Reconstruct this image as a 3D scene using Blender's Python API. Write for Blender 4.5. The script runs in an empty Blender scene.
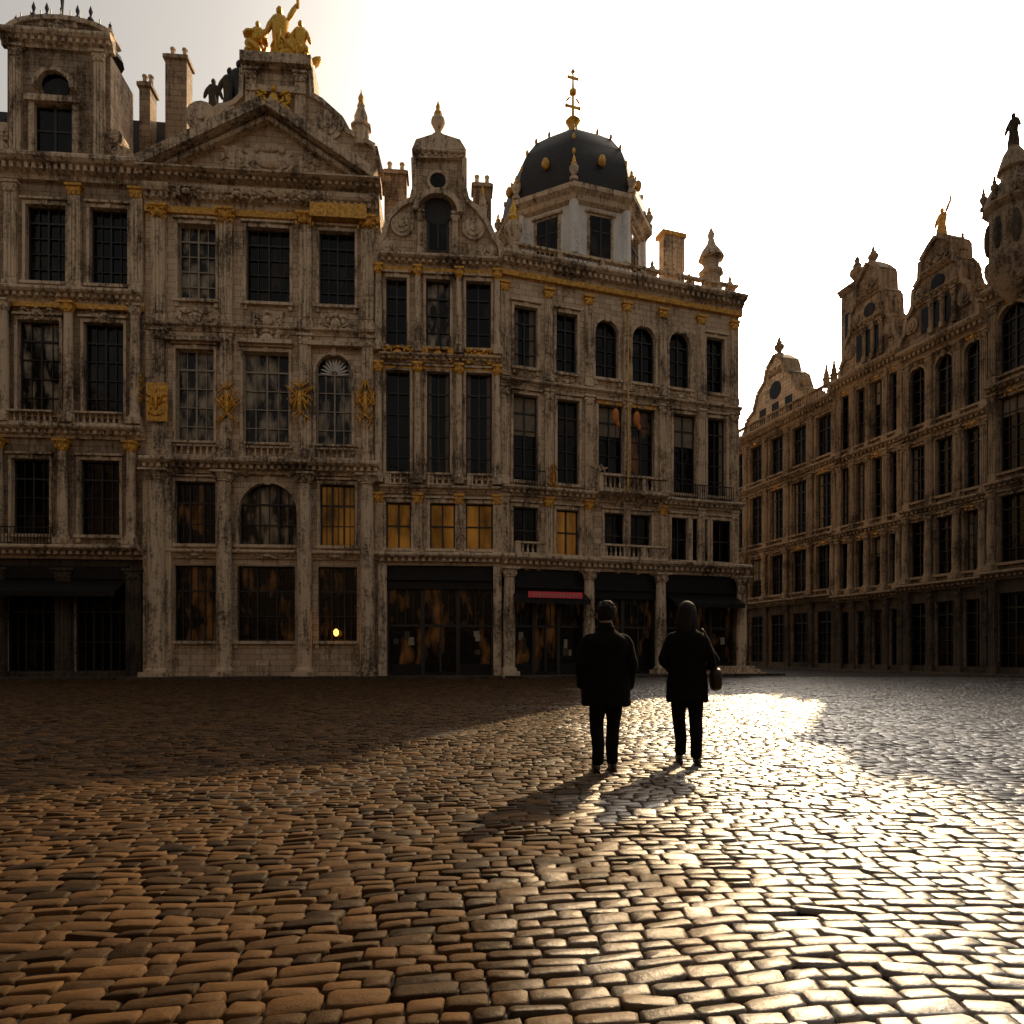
import bpy, bmesh, math, random
import numpy as np
from mathutils import Vector, Matrix
random.seed(7); rng=np.random.default_rng(7)
F=683.0; CH=1.25; HY=652.0
SUN_AZ=math.radians(26.5); SUN_EL=math.radians(32)
scene=bpy.context.scene
# ------------------------------------------------------------ materials
MATS={}
def newmat(n):
    m=bpy.data.materials.new(n); m.use_nodes=True; nt=m.node_tree
    b=nt.nodes['Principled BSDF']; MATS[n]=m
    return m,nt,b
def N(nt,t,**k):
    n=nt.nodes.new(t)
    for a,v in k.items():
        if a.startswith('_'): n.inputs[a[1:].replace('_',' ')].default_value=v
        else: setattr(n,a,v)
    return n
def stone(n,c,d,block=True,rough=.85,bs=1.0,soot=.5):
    m,nt,b=newmat(n); L=nt.links.new
    tc=N(nt,'ShaderNodeTexCoord'); 
    sp=N(nt,'ShaderNodeSeparateXYZ'); L(tc.outputs['Object'],sp.inputs[0])
    ad=N(nt,'ShaderNodeMath',operation='ADD'); L(sp.outputs[0],ad.inputs[0]); L(sp.outputs[1],ad.inputs[1])
    cb=N(nt,'ShaderNodeCombineXYZ'); L(ad.outputs[0],cb.inputs[0]); L(sp.outputs[2],cb.inputs[1])
    n1=N(nt,'ShaderNodeTexNoise',_Scale=.45,_Detail=6.0,_Roughness=.65); L(tc.outputs['Object'],n1.inputs['Vector'])
    mp=N(nt,'ShaderNodeMapping'); mp.inputs['Scale'].default_value=(3.2,3.2,.35); L(tc.outputs['Object'],mp.inputs[0])
    n2=N(nt,'ShaderNodeTexNoise',_Scale=1.6,_Detail=7.0,_Roughness=.7); L(mp.outputs[0],n2.inputs['Vector'])
    n3=N(nt,'ShaderNodeTexNoise',_Scale=7.0,_Detail=9.0,_Roughness=.8); L(tc.outputs['Object'],n3.inputs['Vector'])
    a=N(nt,'ShaderNodeMath',operation='MULTIPLY'); L(n1.outputs[0],a.inputs[0]); L(n2.outputs[0],a.inputs[1])
    a2=N(nt,'ShaderNodeMath',operation='MULTIPLY_ADD'); L(n3.outputs[0],a2.inputs[0]); a2.inputs[1].default_value=.5; L(a.outputs[0],a2.inputs[2])
    r=N(nt,'ShaderNodeValToRGB'); L(a2.outputs[0],r.inputs[0])
    e=r.color_ramp.elements; lo=.35+.09*soot
    e[0].position=lo; e[0].color=(*d,1); e[1].position=lo+.13; e[1].color=(*c,1)
    col=r.outputs[0]
    bk=N(nt,'ShaderNodeTexBrick'); L(cb.outputs[0],bk.inputs['Vector'])
    for k,v in dict(Scale=1.0,**{'Mortar Size':.012,'Brick Width':.85*bs,'Row Height':.36*bs,'Bias':0.0}).items(): bk.inputs[k].default_value=v
    bk.inputs['Color1'].default_value=(1,1,1,1); bk.inputs['Color2'].default_value=(.70,.66,.61,1); bk.inputs['Mortar'].default_value=(.36,.31,.27,1)
    if block:
        mx=N(nt,'ShaderNodeMix',data_type='RGBA',blend_type='MULTIPLY'); mx.inputs[0].default_value=1
        L(col,mx.inputs[6]); L(bk.outputs[0],mx.inputs[7]); col=mx.outputs[2]
    L(col,b.inputs['Base Color'])
    bp=N(nt,'ShaderNodeBump',_Strength=.8,_Distance=.07); L(n3.outputs[0],bp.inputs['Height'])
    out=bp.outputs[0]
    if block:
        b2=N(nt,'ShaderNodeBump',_Strength=.6,_Distance=.02,invert=True); L(bk.outputs[1],b2.inputs['Height']); L(out,b2.inputs['Normal']); out=b2.outputs[0]
    L(out,b.inputs['Normal']); b.inputs['Roughness'].default_value=rough
    b.inputs['Specular IOR Level'].default_value=.3
    return m
def plain(n,c,rough=.6,metal=0,var=.4,sc=6,bump=.3,spec=.5,emis=None):
    m,nt,b=newmat(n); L=nt.links.new
    tc=N(nt,'ShaderNodeTexCoord'); n1=N(nt,'ShaderNodeTexNoise',_Scale=float(sc),_Detail=6.0,_Roughness=.7); L(tc.outputs['Object'],n1.inputs['Vector'])
    r=N(nt,'ShaderNodeValToRGB'); L(n1.outputs[0],r.inputs[0])
    r.color_ramp.elements[0].position=.35; r.color_ramp.elements[1].position=.65
    r.color_ramp.elements[0].color=(*[x*(1-var) for x in c],1); r.color_ramp.elements[1].color=(*c,1)
    L(r.outputs[0],b.inputs['Base Color'])
    bp=N(nt,'ShaderNodeBump',_Strength=bump,_Distance=.02); L(n1.outputs[0],bp.inputs['Height']); L(bp.outputs[0],b.inputs['Normal'])
    b.inputs['Roughness'].default_value=rough; b.inputs['Metallic'].default_value=metal; b.inputs['Specular IOR Level'].default_value=spec
    if emis:
        b.inputs['Emission Color'].default_value=(*emis[0],1); b.inputs['Emission Strength'].default_value=emis[1]
    return m
stone('stone_sand',(.64,.475,.32),(.15,.10,.062),soot=.4)
stone('stone_pale',(.74,.57,.40),(.19,.13,.082),bs=.8,soot=.25)
stone('stone_grey',(.44,.325,.22),(.10,.068,.043),bs=.9,soot=.55)
stone('stone_brown',(.30,.215,.14),(.07,.048,.03),bs=.9,soot=.6)
stone('stone_trim',(.70,.53,.36),(.09,.06,.037),block=False,soot=.6)
stone('stone_trim_brown',(.34,.245,.155),(.06,.04,.025),block=False,soot=.6)
stone('stone_dark_and_shade',(.10,.075,.052),(.022,.017,.013),block=False,soot=.6)  # dark stone; on ground floors the colour stands in for their shade
stone('stone_white',(.80,.77,.72),(.42,.38,.34),block=False,soot=.0)
plain('gilding',(.92,.50,.06),.36,.6,.6,14,.6)
plain('gilding_worn',(.95,.48,.06),.5,.12,.7,7,.8)
plain('slate',(.035,.03,.027),.6,0,.6,8,.6,.3)
plain('shopfront_shade_black',(.012,.0095,.008),.6,0,.5,5,.2,.3)  # shopfront black, with the ground-floor shade put into the colour
plain('frame_dark',(.03,.022,.016),.6,0,.5,5,.2)
plain('frame_pale',(.38,.31,.23),.6,0,.4,5,.2)
plain('linen_blind',(.24,.195,.14),.9,0,.3,3,.2,.1)
plain('red_sign',(.4,.03,.04),.5,0,.5,30,.1,emis=((1,.06,.08),.08))
plain('lamp_glow',(1,.6,.2),.5,0,.1,5,.1,emis=((1,.40,.06),5))
plain('iron',(.03,.03,.03),.5,.6,.3,5,.1)
plain('cloth_orange',(.6,.2,.04),.8,0,.3,9,.1)
plain('board_paint',(.4,.35,.28),.6,0,.6,12,.1)
# glass
def glass(n,dk,lt,p0,emis=0,wd=.12,sc=1.1):
    m,nt,b=newmat(n); L=nt.links.new
    tc=N(nt,'ShaderNodeTexCoord'); mp=N(nt,'ShaderNodeMapping'); mp.inputs['Scale'].default_value=(1.3,1.3,.5); L(tc.outputs['Object'],mp.inputs[0])
    n1=N(nt,'ShaderNodeTexNoise',_Scale=sc,_Detail=4.0); L(mp.outputs[0],n1.inputs['Vector'])
    r=N(nt,'ShaderNodeValToRGB'); L(n1.outputs[0],r.inputs[0]); e=r.color_ramp.elements
    e[0].position=p0; e[0].color=(*dk,1); e[1].position=p0+wd; e[1].color=(*lt,1)
    L(r.outputs[0],b.inputs['Base Color']); b.inputs['Roughness'].default_value=.1; b.inputs['Specular IOR Level'].default_value=.16
    n2=N(nt,'ShaderNodeTexNoise',_Scale=2.5,_Detail=1.0); L(tc.outputs['Object'],n2.inputs['Vector'])
    bp=N(nt,'ShaderNodeBump',_Strength=.25,_Distance=.05); L(n2.outputs[0],bp.inputs['Height']); L(bp.outputs[0],b.inputs['Normal'])
    if emis:
        L(r.outputs[0],b.inputs['Emission Color']); b.inputs['Emission Strength'].default_value=emis
glass('glass',(.004,.003,.0025),(.03,.02,.012),.55)
glass('glass_amber',(.035,.016,.005),(.36,.15,.022),.36,.26,.32,.8)
glass('glass_shop',(.004,.003,.002),(.20,.08,.022),.52,.16,.3,1.3)
glass('glass_curtain',(.012,.009,.007),(.36,.29,.20),.44,0,.22,1.8)
# ------------------------------------------------------------ mesh helpers
class MB:
    def __init__(s): s.v=[]; s.f=[]
    def add(s,v,f):
        o=len(s.v); s.v+=v; s.f+=[tuple(i+o for i in q) for q in f]
def make(name,mb,mat,parent=None,smooth=False,fix=True):
    me=bpy.data.meshes.new(name); me.from_pydata(mb.v,[],mb.f); me.update()
    if fix:
        bm=bmesh.new(); bm.from_mesh(me); bmesh.ops.recalc_face_normals(bm,faces=bm.faces); bm.to_mesh(me); bm.free()
    me.materials.append(MATS[mat])
    if smooth:
        me.polygons.foreach_set('use_smooth',[True]*len(me.polygons))
        try: me.set_sharp_from_angle(angle=math.radians(40))
        except Exception: pass
    o=bpy.data.objects.new(name,me); scene.collection.objects.link(o)
    if parent: o.parent=parent
    return o
class Bld:
    trim='stone_trim'
    def __init__(s,name,P0,yaw):
        s.name=name; s.P0=Vector(P0); s.yaw=yaw
        s.X=Vector((math.cos(yaw),math.sin(yaw))); s.N=Vector((math.sin(yaw),-math.cos(yaw)))
        s.parts={}
    def mb(s,m,tag=None):
        if m=='stone_trim': m=s.trim
        k=(m,tag); 
        if k not in s.parts: s.parts[k]=MB()
        return s.parts[k]
    def px(s,x,y,w=0):   # image pixel, unprojected -> (u,z) metres in the facade plane
        d=Vector(((x-512)/F,1)); t=(s.P0.dot(s.N)+w)/d.dot(s.N)
        return ((d*t-s.P0).dot(s.X), CH+t*(HY-y)/F)
    def u(s,x,w=0): return s.px(x,600,w)[0]
    def z(s,x,y,w=0): return s.px(x,y,w)[1]
    def box(s,m,u0,u1,z0,z1,w0,w1):
        j=random.uniform(0,.0015)
        a,b=-w1-j,-w0+j
        v=[(u0,a,z0),(u1,a,z0),(u1,b,z0),(u0,b,z0),(u0,a,z1),(u1,a,z1),(u1,b,z1),(u0,b,z1)]
        s.mb(m).add(v,[(0,1,2,3),(4,7,6,5),(0,4,5,1),(1,5,6,2),(2,6,7,3),(3,7,4,0)])
    def prof(s,m,u0,u1,pr,w0=0):   # profile [(w,z)] extruded along u
        n=len(pr); v=[(u0,-(p[0]+w0),p[1]) for p in pr]+[(u1,-(p[0]+w0),p[1]) for p in pr]
        f=[(i,(i+1)%n,(i+1)%n+n,i+n) for i in range(n)]+[tuple(range(n)),tuple(range(2*n-1,n-1,-1))]
        s.mb(m).add(v,f)
    def cornice(s,u0,u1,z0,h,p,m='stone_trim',dent=True,w0=0,gold=False):
        e=random.uniform(0,.004)
        s.prof(m,u0-e,u1+e,[(-.1,z0),(.25*p,z0),(.3*p,z0+.2*h),(.45*p,z0+.3*h),(.5*p,z0+.5*h),(.85*p,z0+.6*h),(p,z0+.75*h),(p,z0+.9*h),(.9*p,z0+h),(-.1,z0+h+.01)],w0)
        if dent:
            n=max(2,int((u1-u0)/.32)); d=(u1-u0)/n
            for i in range(n): s.box(m,u0+d*(i+.25),u0+d*(i+.75),z0+.28*h,z0+.56*h,w0+.1*p,w0+.72*p)
        if gold: s.box('gilding_worn',u0,u1,z0-.02-.35*h,z0-.02,w0,w0+.3*p)
    def poly(s,m,pts,w0,w1):
        n=len(pts); v=[(p[0],-w1,p[1]) for p in pts]+[(p[0],-w0,p[1]) for p in pts]
        f=[tuple(range(n)),tuple(range(2*n-1,n-1,-1))]+[(i,(i+1)%n,(i+1)%n+n,i+n) for i in range(n)]
        s.mb(m).add(v,f)
    def coping(s,m,pts,th,w0,w1):  # strip following an open outline
        for a,b in zip(pts[:-1],pts[1:]):
            dx,dz=b[0]-a[0],b[1]-a[1]; l=math.hypot(dx,dz)
            if l<.01: continue
            nx,nz=-dz/l*th,dx/l*th; ex,ez=dx/l*.02,dz/l*.02; j=random.uniform(0,.004)
            s.poly(m,[(a[0]-ex,a[1]-ez),(b[0]+ex,b[1]+ez),(b[0]+nx+ex,b[1]+nz+ez),(a[0]+nx-ex,a[1]+nz-ez)],w0-j,w1+j)
    def lathe(s,m,u,w,pr,seg=12,rot=0,sq=1.0,tag='turned'):
        v=[];f=[];n=len(pr)
        for r,z in pr:
            for i in range(seg):
                a=rot+2*math.pi*i/seg; v.append((u+r*math.cos(a),-w+r*math.sin(a)*sq,z))
        for j in range(n-1):
            for i in range(seg): k=(i+1)%seg; f.append((j*seg+i,j*seg+k,(j+1)*seg+k,(j+1)*seg+i))
        f.append(tuple(range(seg-1,-1,-1))); f.append(tuple((n-1)*seg+i for i in range(seg)))
        s.mb(m,tag).add(v,f)
    def blob(s,m,u,z,w,ru,rz,rw,ang=0):
        v=[];f=[];S=7;R=5; ca,sa=math.cos(ang),math.sin(ang)
        for j in range(1,R):
            t=math.pi*j/R
            for i in range(S):
                a=2*math.pi*i/S; x=ru*math.sin(t)*math.cos(a); y=rw*math.sin(t)*math.sin(a); zz=rz*math.cos(t)
                v.append((u+x*ca-zz*sa,-w+y,z+x*sa+zz*ca))
        v.append((u-rz*sa,-w,z+rz*ca)); v.append((u+rz*sa,-w,z-rz*ca)); T=len(v)-2
        for j in range(R-2):
            for i in range(S): k=(i+1)%S; f.append((j*S+i,(j+1)*S+i,(j+1)*S+k,j*S+k))
        for i in range(S):
            k=(i+1)%S; f.append((T,i,k)); f.append((T+1,(R-2)*S+k,(R-2)*S+i))
        s.mb(m,'carved').add(v,f)
    def carving(s,m,u,z,w,W,H,n=7):
        s.blob(m,u,z,w,W*.16,H*.30,.14); s.blob(m,u,z+H*.42,w,W*.09,H*.12,.12)
        for i in range(n+4):
            x=W*(.12+.38*random.random()); zz=H*(random.random()-.5)*.9
            a=random.uniform(-1.3,1.3); r1=W*random.uniform(.035,.07); r2=H*random.uniform(.07,.2)
            s.blob(m,u+x,z+zz,w,r1,r2,.09,a); s.blob(m,u-x,z+zz,w,r1,r2,.09,-a)
    def disc(s,m,u,z,r,w0,w1,seg=16):
        pts=[(u+r*math.cos(2*math.pi*i/seg),z+r*math.sin(2*math.pi*i/seg)) for i in range(seg)]
        s.poly(m,pts,w0,w1)
    def scroll(s,m,u,z,r,w0,w1):
        s.disc(m,u,z,r,w0,w1); s.disc(m,u,z,r*.68,w1,w1+.05); s.disc(m,u,z,r*.3,w1+.05,w1+.11,10)
    def urn(s,m,u,z,w,h,r,m2=None):
        s.lathe(m,u,w,[(r*.9,z),(r*.9,z+.12*h),(r*.4,z+.16*h),(r*.45,z+.24*h),(r,z+.42*h),(r*.95,z+.52*h),(r*.5,z+.6*h)],10)
        s.lathe(m2 or m,u,w,[(r*.5,z+.6*h),(r*.62,z+.66*h),(r*.3,z+.75*h),(r*.36,z+.82*h),(r*.12,z+.92*h),(.01,z+h)],8,tag='finial')
    def obelisk(s,m,u,z,w,h,r,m2=None):
        s.lathe(m,u,w,[(r,z),(r,z+.3*h),(r*1.25,z+.32*h),(r*1.25,z+.36*h),(r*.8,z+.38*h),(r*.85,z+.5*h),(r*.45,z+.66*h),(r*.5,z+.7*h)],8,math.pi/8)
        s.lathe(m2 or m,u,w,[(r*.5,z+.7*h),(r*.3,z+.78*h),(r*.38,z+.84*h),(r*.1,z+.92*h),(.01,z+h)],8,tag='finial')
    def statue(s,m,u,z,w,h,arm=0):
        s.lathe(m,u,w,[(.17*h,z),(.16*h,z+.2*h),(.12*h,z+.45*h),(.13*h,z+.6*h),(.16*h,z+.75*h),(.12*h,z+.82*h),(.045*h,z+.85*h),(.045*h,z+.88*h)],10,sq=.75,tag='statue')
        s.blob(m,u,z+.93*h,w,.06*h,.08*h,.07*h)
        s.blob(m,u-.17*h,z+.64*h,w+.05,.05*h,.17*h,.05*h,-.35)
        if arm: s.blob(m,u+.2*h,z+.92*h,w,.045*h,.2*h,.045*h,-.5); s.blob(m,u+.3*h,z+1.12*h,w,.03*h,.14*h,.03*h,0)
        else: s.blob(m,u+.17*h,z+.64*h,w+.05,.05*h,.17*h,.05*h,.35)
        for i in range(4): s.blob(m,u+random.uniform(-.1,.1)*h,z+random.uniform(.1,.4)*h,w+.1*h,.03*h,.18*h,.03*h,random.uniform(-.3,.3))
    def balus(s,u0,u1,z,h,w=.25,m='stone_trim'):
        s.box(m,u0,u1,z,z+.12*h,w-.13,w+.13); s.box(m,u0,u1,z+.86*h,z+h,w-.15,w+.15)
        n=max(2,int((u1-u0)/.26)); d=(u1-u0)/n
        for i in range(n):
            r=.07; zz=z+.12*h; k=.74*h
            if i%9==0: s.box(m,u0+d*i,u0+d*(i+1),zz,zz+k,w-.12,w+.12); continue
            s.lathe(m,u0+d*(i+.5),w,[(r*.7,zz),(r,zz+.3*k),(r*.45,zz+.6*k),(r*.5,zz+.85*k),(r*.8,zz+k)],6)
    def ironrail(s,u0,u1,z,h,w=.5):
        s.box('iron',u0,u1,z+h-.05,z+h,w-.03,w+.03); s.box('iron',u0,u1,z,z+.04,w-.03,w+.03)
        n=int((u1-u0)/.14)
        for i in range(n+1): u=u0+(u1-u0)*i/n; s.box('iron',u-.012,u+.012,z+.04,z+h-.05,w-.012,w+.012)
    def balcony(s,u0,u1,z,p=.7,h=.9):
        s.prof('stone_trim',u0,u1,[(0,z-.22),(p-.15,z-.16),(p,z-.08),(p,z),(0,z)])
        n=max(2,int((u1-u0)/1.2))
        for i in range(n+1):
            u=u0+.15+(u1-u0-.3)*i/n; s.prof('stone_trim',u-.1,u+.1,[(0,z-.75),(.12,z-.72),(p*.45,z-.35),(p*.8,z-.23),(0,z-.23)])
        s.balus(u0,u1,z,h,p-.15)
    def pil(s,u,z0,z1,wd=.45,p=.16,m='stone_trim',cap='stone_trim',w0=0):
        s.box(m,u-wd*.6,u+wd*.6,z0,z0+.35,w0,w0+p+.06)
        s.box(m,u-wd*.5,u+wd*.5,z0+.35,z1-.5,w0,w0+p)
        for k in (-.28,0,.28): s.box(m,u+(k-.09)*wd,u+(k+.09)*wd,z0+.5,z1-.6,w0+p,w0+p+.035)
        s.box(cap,u-wd*.5,u+wd*.5,z1-.5,z1-.12,w0,w0+p+.05)
        for k in (-1,1): s.blob(cap,u+k*wd*.45,z1-.24,w0+p,.11,.11,.12)
        for k in (-.2,.2): s.blob(cap,u+k*wd,z1-.38,w0+p+.04,.07,.12,.08)
        s.box(cap,u-wd*.7,u+wd*.7,z1-.12,z1,w0,w0+p+.12)
    def col(s,u,z0,z1,r=.24,w=.3,m='stone_trim',cap='stone_trim'):
        s.box(m,u-r*1.4,u+r*1.4,z0,z0+.3,w-r*1.4-.1,w+r*1.4)
        s.lathe(m,u,w,[(r*1.3,z0+.3),(r*1.3,z0+.4),(r*1.05,z0+.48),(r,z0+.6),(r*1.02,z0+.4*(z1-z0)),(r*.86,z1-.5)],14,tag='turned')
        s.lathe(cap,u,w,[(r*.86,z1-.5),(r*1.05,z1-.46),(r*.95,z1-.4),(r*1.35,z1-.15),(r*1.4,z1-.1)],12,tag='capital')
        for k in (-1,0,1): s.blob(cap,u+k*r*.9,z1-.3,w+r*(1.0-.3*abs(k)),.08,.13,.08)
        s.box(cap,u-r*1.45,u+r*1.45,z1-.1,z1,w-r*1.4-.1,w+r*1.45)
    def window(s,u0,u1,z0,z1,arch=False,gl='glass',fr='frame_dark',surr=True,nh=3,nv=1,rev=.34,sill=True):
        mt='stone_trim'; r=(u1-u0)/2; uc=(u0+u1)/2; zt=z1-(r if arch else 0)
        g=s.mb(gl); y=rev; tl=random.uniform(-.012,.012); tz=random.uniform(-.01,.01)
        g.add([(u0,y-.03+tl,z0),(u1,y-.03-tl,z0),(u1,y-.03-tl+tz,z1),(u0,y-.03+tl+tz,z1)],[(0,1,2,3)])
        a=-(rev-.04); b=a+.09; t=.07
        if gl=='glass' and not arch and surr:
            rr_=random.random()
            if rr_<.16: s.box('linen_blind',u0+t,u1-t,z1-(z1-z0)*random.uniform(.2,.55),z1-t,a-.0,a+.022)
            elif rr_<.34:
                q=(u1-u0)*random.uniform(.12,.24)
                for c0,c1 in ((u0+t,u0+t+q),(u1-t-q,u1-t)):
                    k=4
                    for i in range(k): s.box('linen_blind',c0+(c1-c0)*i/k,c0+(c1-c0)*(i+.8)/k,z0+t,z1-t,a,a+.018+.012*(i%2))
        s.box(fr,u0,u0+t,z0,z1,a,b); s.box(fr,u1-t,u1,z0,z1,a,b); s.box(fr,u0+t,u1-t,z0,z0+t,a,b-.01); s.box(fr,u0+t,u1-t,z1-t,z1,a,b-.01)
        for i in range(nv): 
            u=u0+(u1-u0)*(i+1)/(nv+1); s.box(fr,u-t*.55,u+t*.55,z0+t,z1-t,a,b-.005)
        for i in range(nh):
            z=z0+(z1-z0)*(i+1)/(nh+1); k=.6 if i==nh-1 else .3; s.box(fr,u0+t,u1-t,z-t*k,z+t*k,a,b-.02)
        if u1-u0>1.5:
            for i in range(nv+1):
                u=u0+(u1-u0)*(i+.5)/(nv+1); s.box(fr,u-.018,u+.018,z0+t,z1-t,a,b-.035)
        W=s.mb('stone_trim')
        W.add([(u0,y,z0),(u0,-.001,z0),(u0,-.001,z1),(u0,y,z1)],[(0,1,2,3)]); W.add([(u1,y,z0),(u1,-.001,z0),(u1,-.001,z1),(u1,y,z1)],[(0,1,2,3)])
        W.add([(u0,y,z0),(u1,y,z0),(u1,-.001,z0),(u0,-.001,z0)],[(0,1,2,3)])
        if not arch: W.add([(u0,y,z1),(u1,y,z1),(u1,-.001,z1),(u0,-.001,z1)],[(0,1,2,3)])
        if arch:
            n=10; P=[(uc-r*math.cos(math.pi*i/n),zt+r*math.sin(math.pi*i/n)) for i in range(n+1)]
            v=[];f=[]
            for p in P: v+=[(p[0],0,p[1]),(p[0],0,z1),(p[0],y-.1,p[1])]
            for i in range(n): f+=[(3*i,3*i+3,3*i+4,3*i+1),(3*i,3*i+2,3*i+5,3*i+3)]
            s.mb(s.wallmat).add(v,f)
            if surr:
                Q=[(p[0],p[1]) for p in P]; s.coping(mt,Q,.13,-.02,.09)
                s.box(mt,uc-.12,uc+.12,z1-.1,z1+.28,0,.16)
        if surr:
            t=.13
            s.box(mt,u0-t,u0,z0,zt,0,.075); s.box(mt,u1,u1+t,z0,zt,0,.075)
            if not arch:
                s.box(mt,u0-t,u1+t,z1,z1+.16,0,.085); s.box(mt,u0-t-.06,u1+t+.06,z1+.2,z1+.3,0,.2); s.box(mt,uc-.12,uc+.12,z1-.02,z1+.24,0,.13)
        if sill: s.box(mt,u0-.2,u1+.2,z0-.14,z0,0,.2); s.box(mt,u0-.12,u0+.06,z0-.36,z0-.14,0,.12); s.box(mt,u1-.06,u1+.12,z0-.36,z0-.14,0,.12)
    wallmat='stone_sand'
    def storey(s,u0,u1,z0,z1,wins,**k):   # wins: (ua,ub,za,zb[,arch,glass,frame])
        M=s.mb(s.wallmat); q=lambda a,b,c,d: M.add([(a,0,c),(b,0,c),(b,0,d),(a,0,d)],[(0,1,2,3)]) if b-a>.001 and d-c>.001 else None
        c=u0
        for wi in sorted(wins,key=lambda t:t[0]):
            ua,ub,za,zb=wi[:4]
            q(c,ua,z0,z1); q(ua,ub,z0,za); q(ua,ub,zb,z1); c=ub
            kk=dict(k)
            if len(wi)>4: kk['arch']=wi[4]
            if len(wi)>5 and wi[5]: kk['gl']=wi[5]
            if len(wi)>6 and wi[6]: kk['fr']=wi[6]
            s.window(ua,ub,za,zb,**kk)
        q(c,u1,z0,z1)
    def W(s,xr,yt,yb,lst):   # list of (x0,x1,...) -> metre windows with common sill/head height
        zt,zb=s.z(xr,yt),s.z(xr,yb)
        return [(s.u(l[0]),s.u(l[1]),zb,zt,*l[2:]) for l in lst]
    def body(s,u0,u1,h,depth=11,roof=4,m=None):
        s.box(m or s.wallmat,u0+.01,u1-.01,0,h-.02,-depth,-.36)
        s.box(m or s.wallmat,u0+.005,u0+.06,0,h-.02,-.37,-.005); s.box(m or s.wallmat,u1-.06,u1-.005,0,h-.02,-.37,-.005)
        if roof:
            uc=(u0+u1)/2; s.poly('slate',[(u0+.3,h-.03),(u1-.3,h-.03),(uc,h+roof)],-depth,-1.2)
    def chimney(s,u,z,w,h,wd=.9,m='stone_dark_and_shade'):
        s.box(m,u-wd/2,u+wd/2,z-3,z+h,w-.4,w+.4); s.box(m,u-wd/2-.1,u+wd/2+.1,z+h-.3,z+h-.1,w-.5,w+.5)
        for k in (-.28,.28): s.lathe('stone_trim',u+k*wd,w,[(.13,z+h),(.11,z+h+.5),(.15,z+h+.52),(.14,z+h+.6)],8)
    def done(s):
        e=bpy.data.objects.new(s.name,None); scene.collection.objects.link(e)
        e.location=(s.P0.x,s.P0.y,0); e.rotation_euler=(0,0,s.yaw)
        for (m,t),mb in s.parts.items():
            if not mb.v: continue
            pn={'glass':'windows','frame_dark':'window_frames','gilding':'gilded_ornament','slate':'roof','stone_trim':'mouldings','stone_trim_brown':'mouldings'}.get(m,m)
            if m==s.wallmat: pn='walls'
            make(pn+('_'+t if t else ''),mb,m,e,smooth=bool(t))
        return e
    def shop(s,u0,u1,z0,z1,n=3,gl='glass_shop',door=True,awn=True):
        s.box('shopfront_shade_black',u0,u1,z1-.55,z1,-.3,.12)
        s.box('shopfront_shade_black',u0-.02,u1+.02,z1-.12,z1-.02,.12,.28)
        if awn: s.prof('shopfront_shade_black',u0+.05,u1-.05,[(.12,z1-.2),(1.1,z1-.72),(1.1,z1-.95),(1.07,z1-.95),(1.07,z1-.75),(.12,z1-.26)])
        d=(u1-u0)/n; zz=z1-.55
        for i in range(n):
            a,b=u0+d*i,u0+d*(i+1); isd=door and i==n//2
            s.box('frame_dark',a,a+.09,z0,zz,-.3,-.04); s.box('frame_dark',b-.09,b,z0,zz,-.3,-.04)
            s.box('shopfront_shade_black',a+.09,b-.09,z0,z0+(.25 if isd else .65),-.3,-.08)
            s.mb(gl).add([(a+.09,.24,z0+.2),(b-.09,.24,z0+.2),(b-.09,.24,zz),(a+.09,.24,zz)],[(0,1,2,3)])
            s.box('frame_dark',a+.09,b-.09,z0+2.5,z0+2.62,-.28,-.1)
            for k in (1,2,3): s.box('frame_dark',a+.09+(d-.18)*k/4-.02,a+.09+(d-.18)*k/4+.02,z0+2.62,zz,-.28,-.16)
            if isd: s.box('frame_dark',(a+b)/2-.05,(a+b)/2+.05,z0+.25,z0+2.5,-.28,-.12)
            else:
                for q in range(3):
                    uq=a+.25+random.random()*(d-.8); zq=z0+random.uniform(.8,2.0); s.box(random.choice(['board_paint','stone_dark_and_shade','stone_dark_and_shade']),uq,uq+random.uniform(.15,.3),zq,zq+random.uniform(.15,.45),-.235,-.225)
# ------------------------------------------------------------ wall lines
Y1=math.radians(5); Y4=math.radians(18)
J=Vector((-.6,34.15)); X1=Vector((math.cos(Y1),math.sin(Y1)))
def uu(b,*xs): return [b.u(x) for x in xs]
# ============ left house (b1)
b=Bld('guild_house',J-X1*28.4,Y1)
E=11.4
zs=lambda y:b.z(75,y)
z=[0,zs(552),zs(432),zs(297),zs(180)]
b.wallmat='stone_dark_and_shade'  # ground-floor shade painted in as a darker wall colour
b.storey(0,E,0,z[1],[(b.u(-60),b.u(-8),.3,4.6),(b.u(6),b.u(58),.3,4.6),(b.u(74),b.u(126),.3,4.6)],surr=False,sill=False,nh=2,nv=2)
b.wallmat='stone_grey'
for x in (-70,0,66,136): b.pil(b.u(x),0,5.2,.7,.3,'stone_dark_and_shade','stone_dark_and_shade')
b.box('shopfront_shade_black',b.u(-64),b.u(130),4.7,5.3,.05,.25)
b.prof('shopfront_shade_black',b.u(4),b.u(128),[(.2,4.65),(1.3,4.05),(1.3,3.8),(1.27,3.8),(1.27,4.0),(.2,4.58)])
b.storey(0,E,z[1],z[2],b.W(75,460,535,[(-62,-20),(12,50,0),(80,120)]))
b.storey(0,E,z[2],z[3],b.W(75,322,416,[(-56,-12),(18,60,0,'glass_curtain'),(84,124)]),nh=4)
b.storey(0,E,z[3],z[4],b.W(75,207,284,[(-50,-8),(26,66),(90,128)]),nh=4)
for x in (-70,2,66,134): b.col(b.u(x),z[1]+.3,z[2]-.5,.22,.3,cap='gilding_worn')
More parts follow.
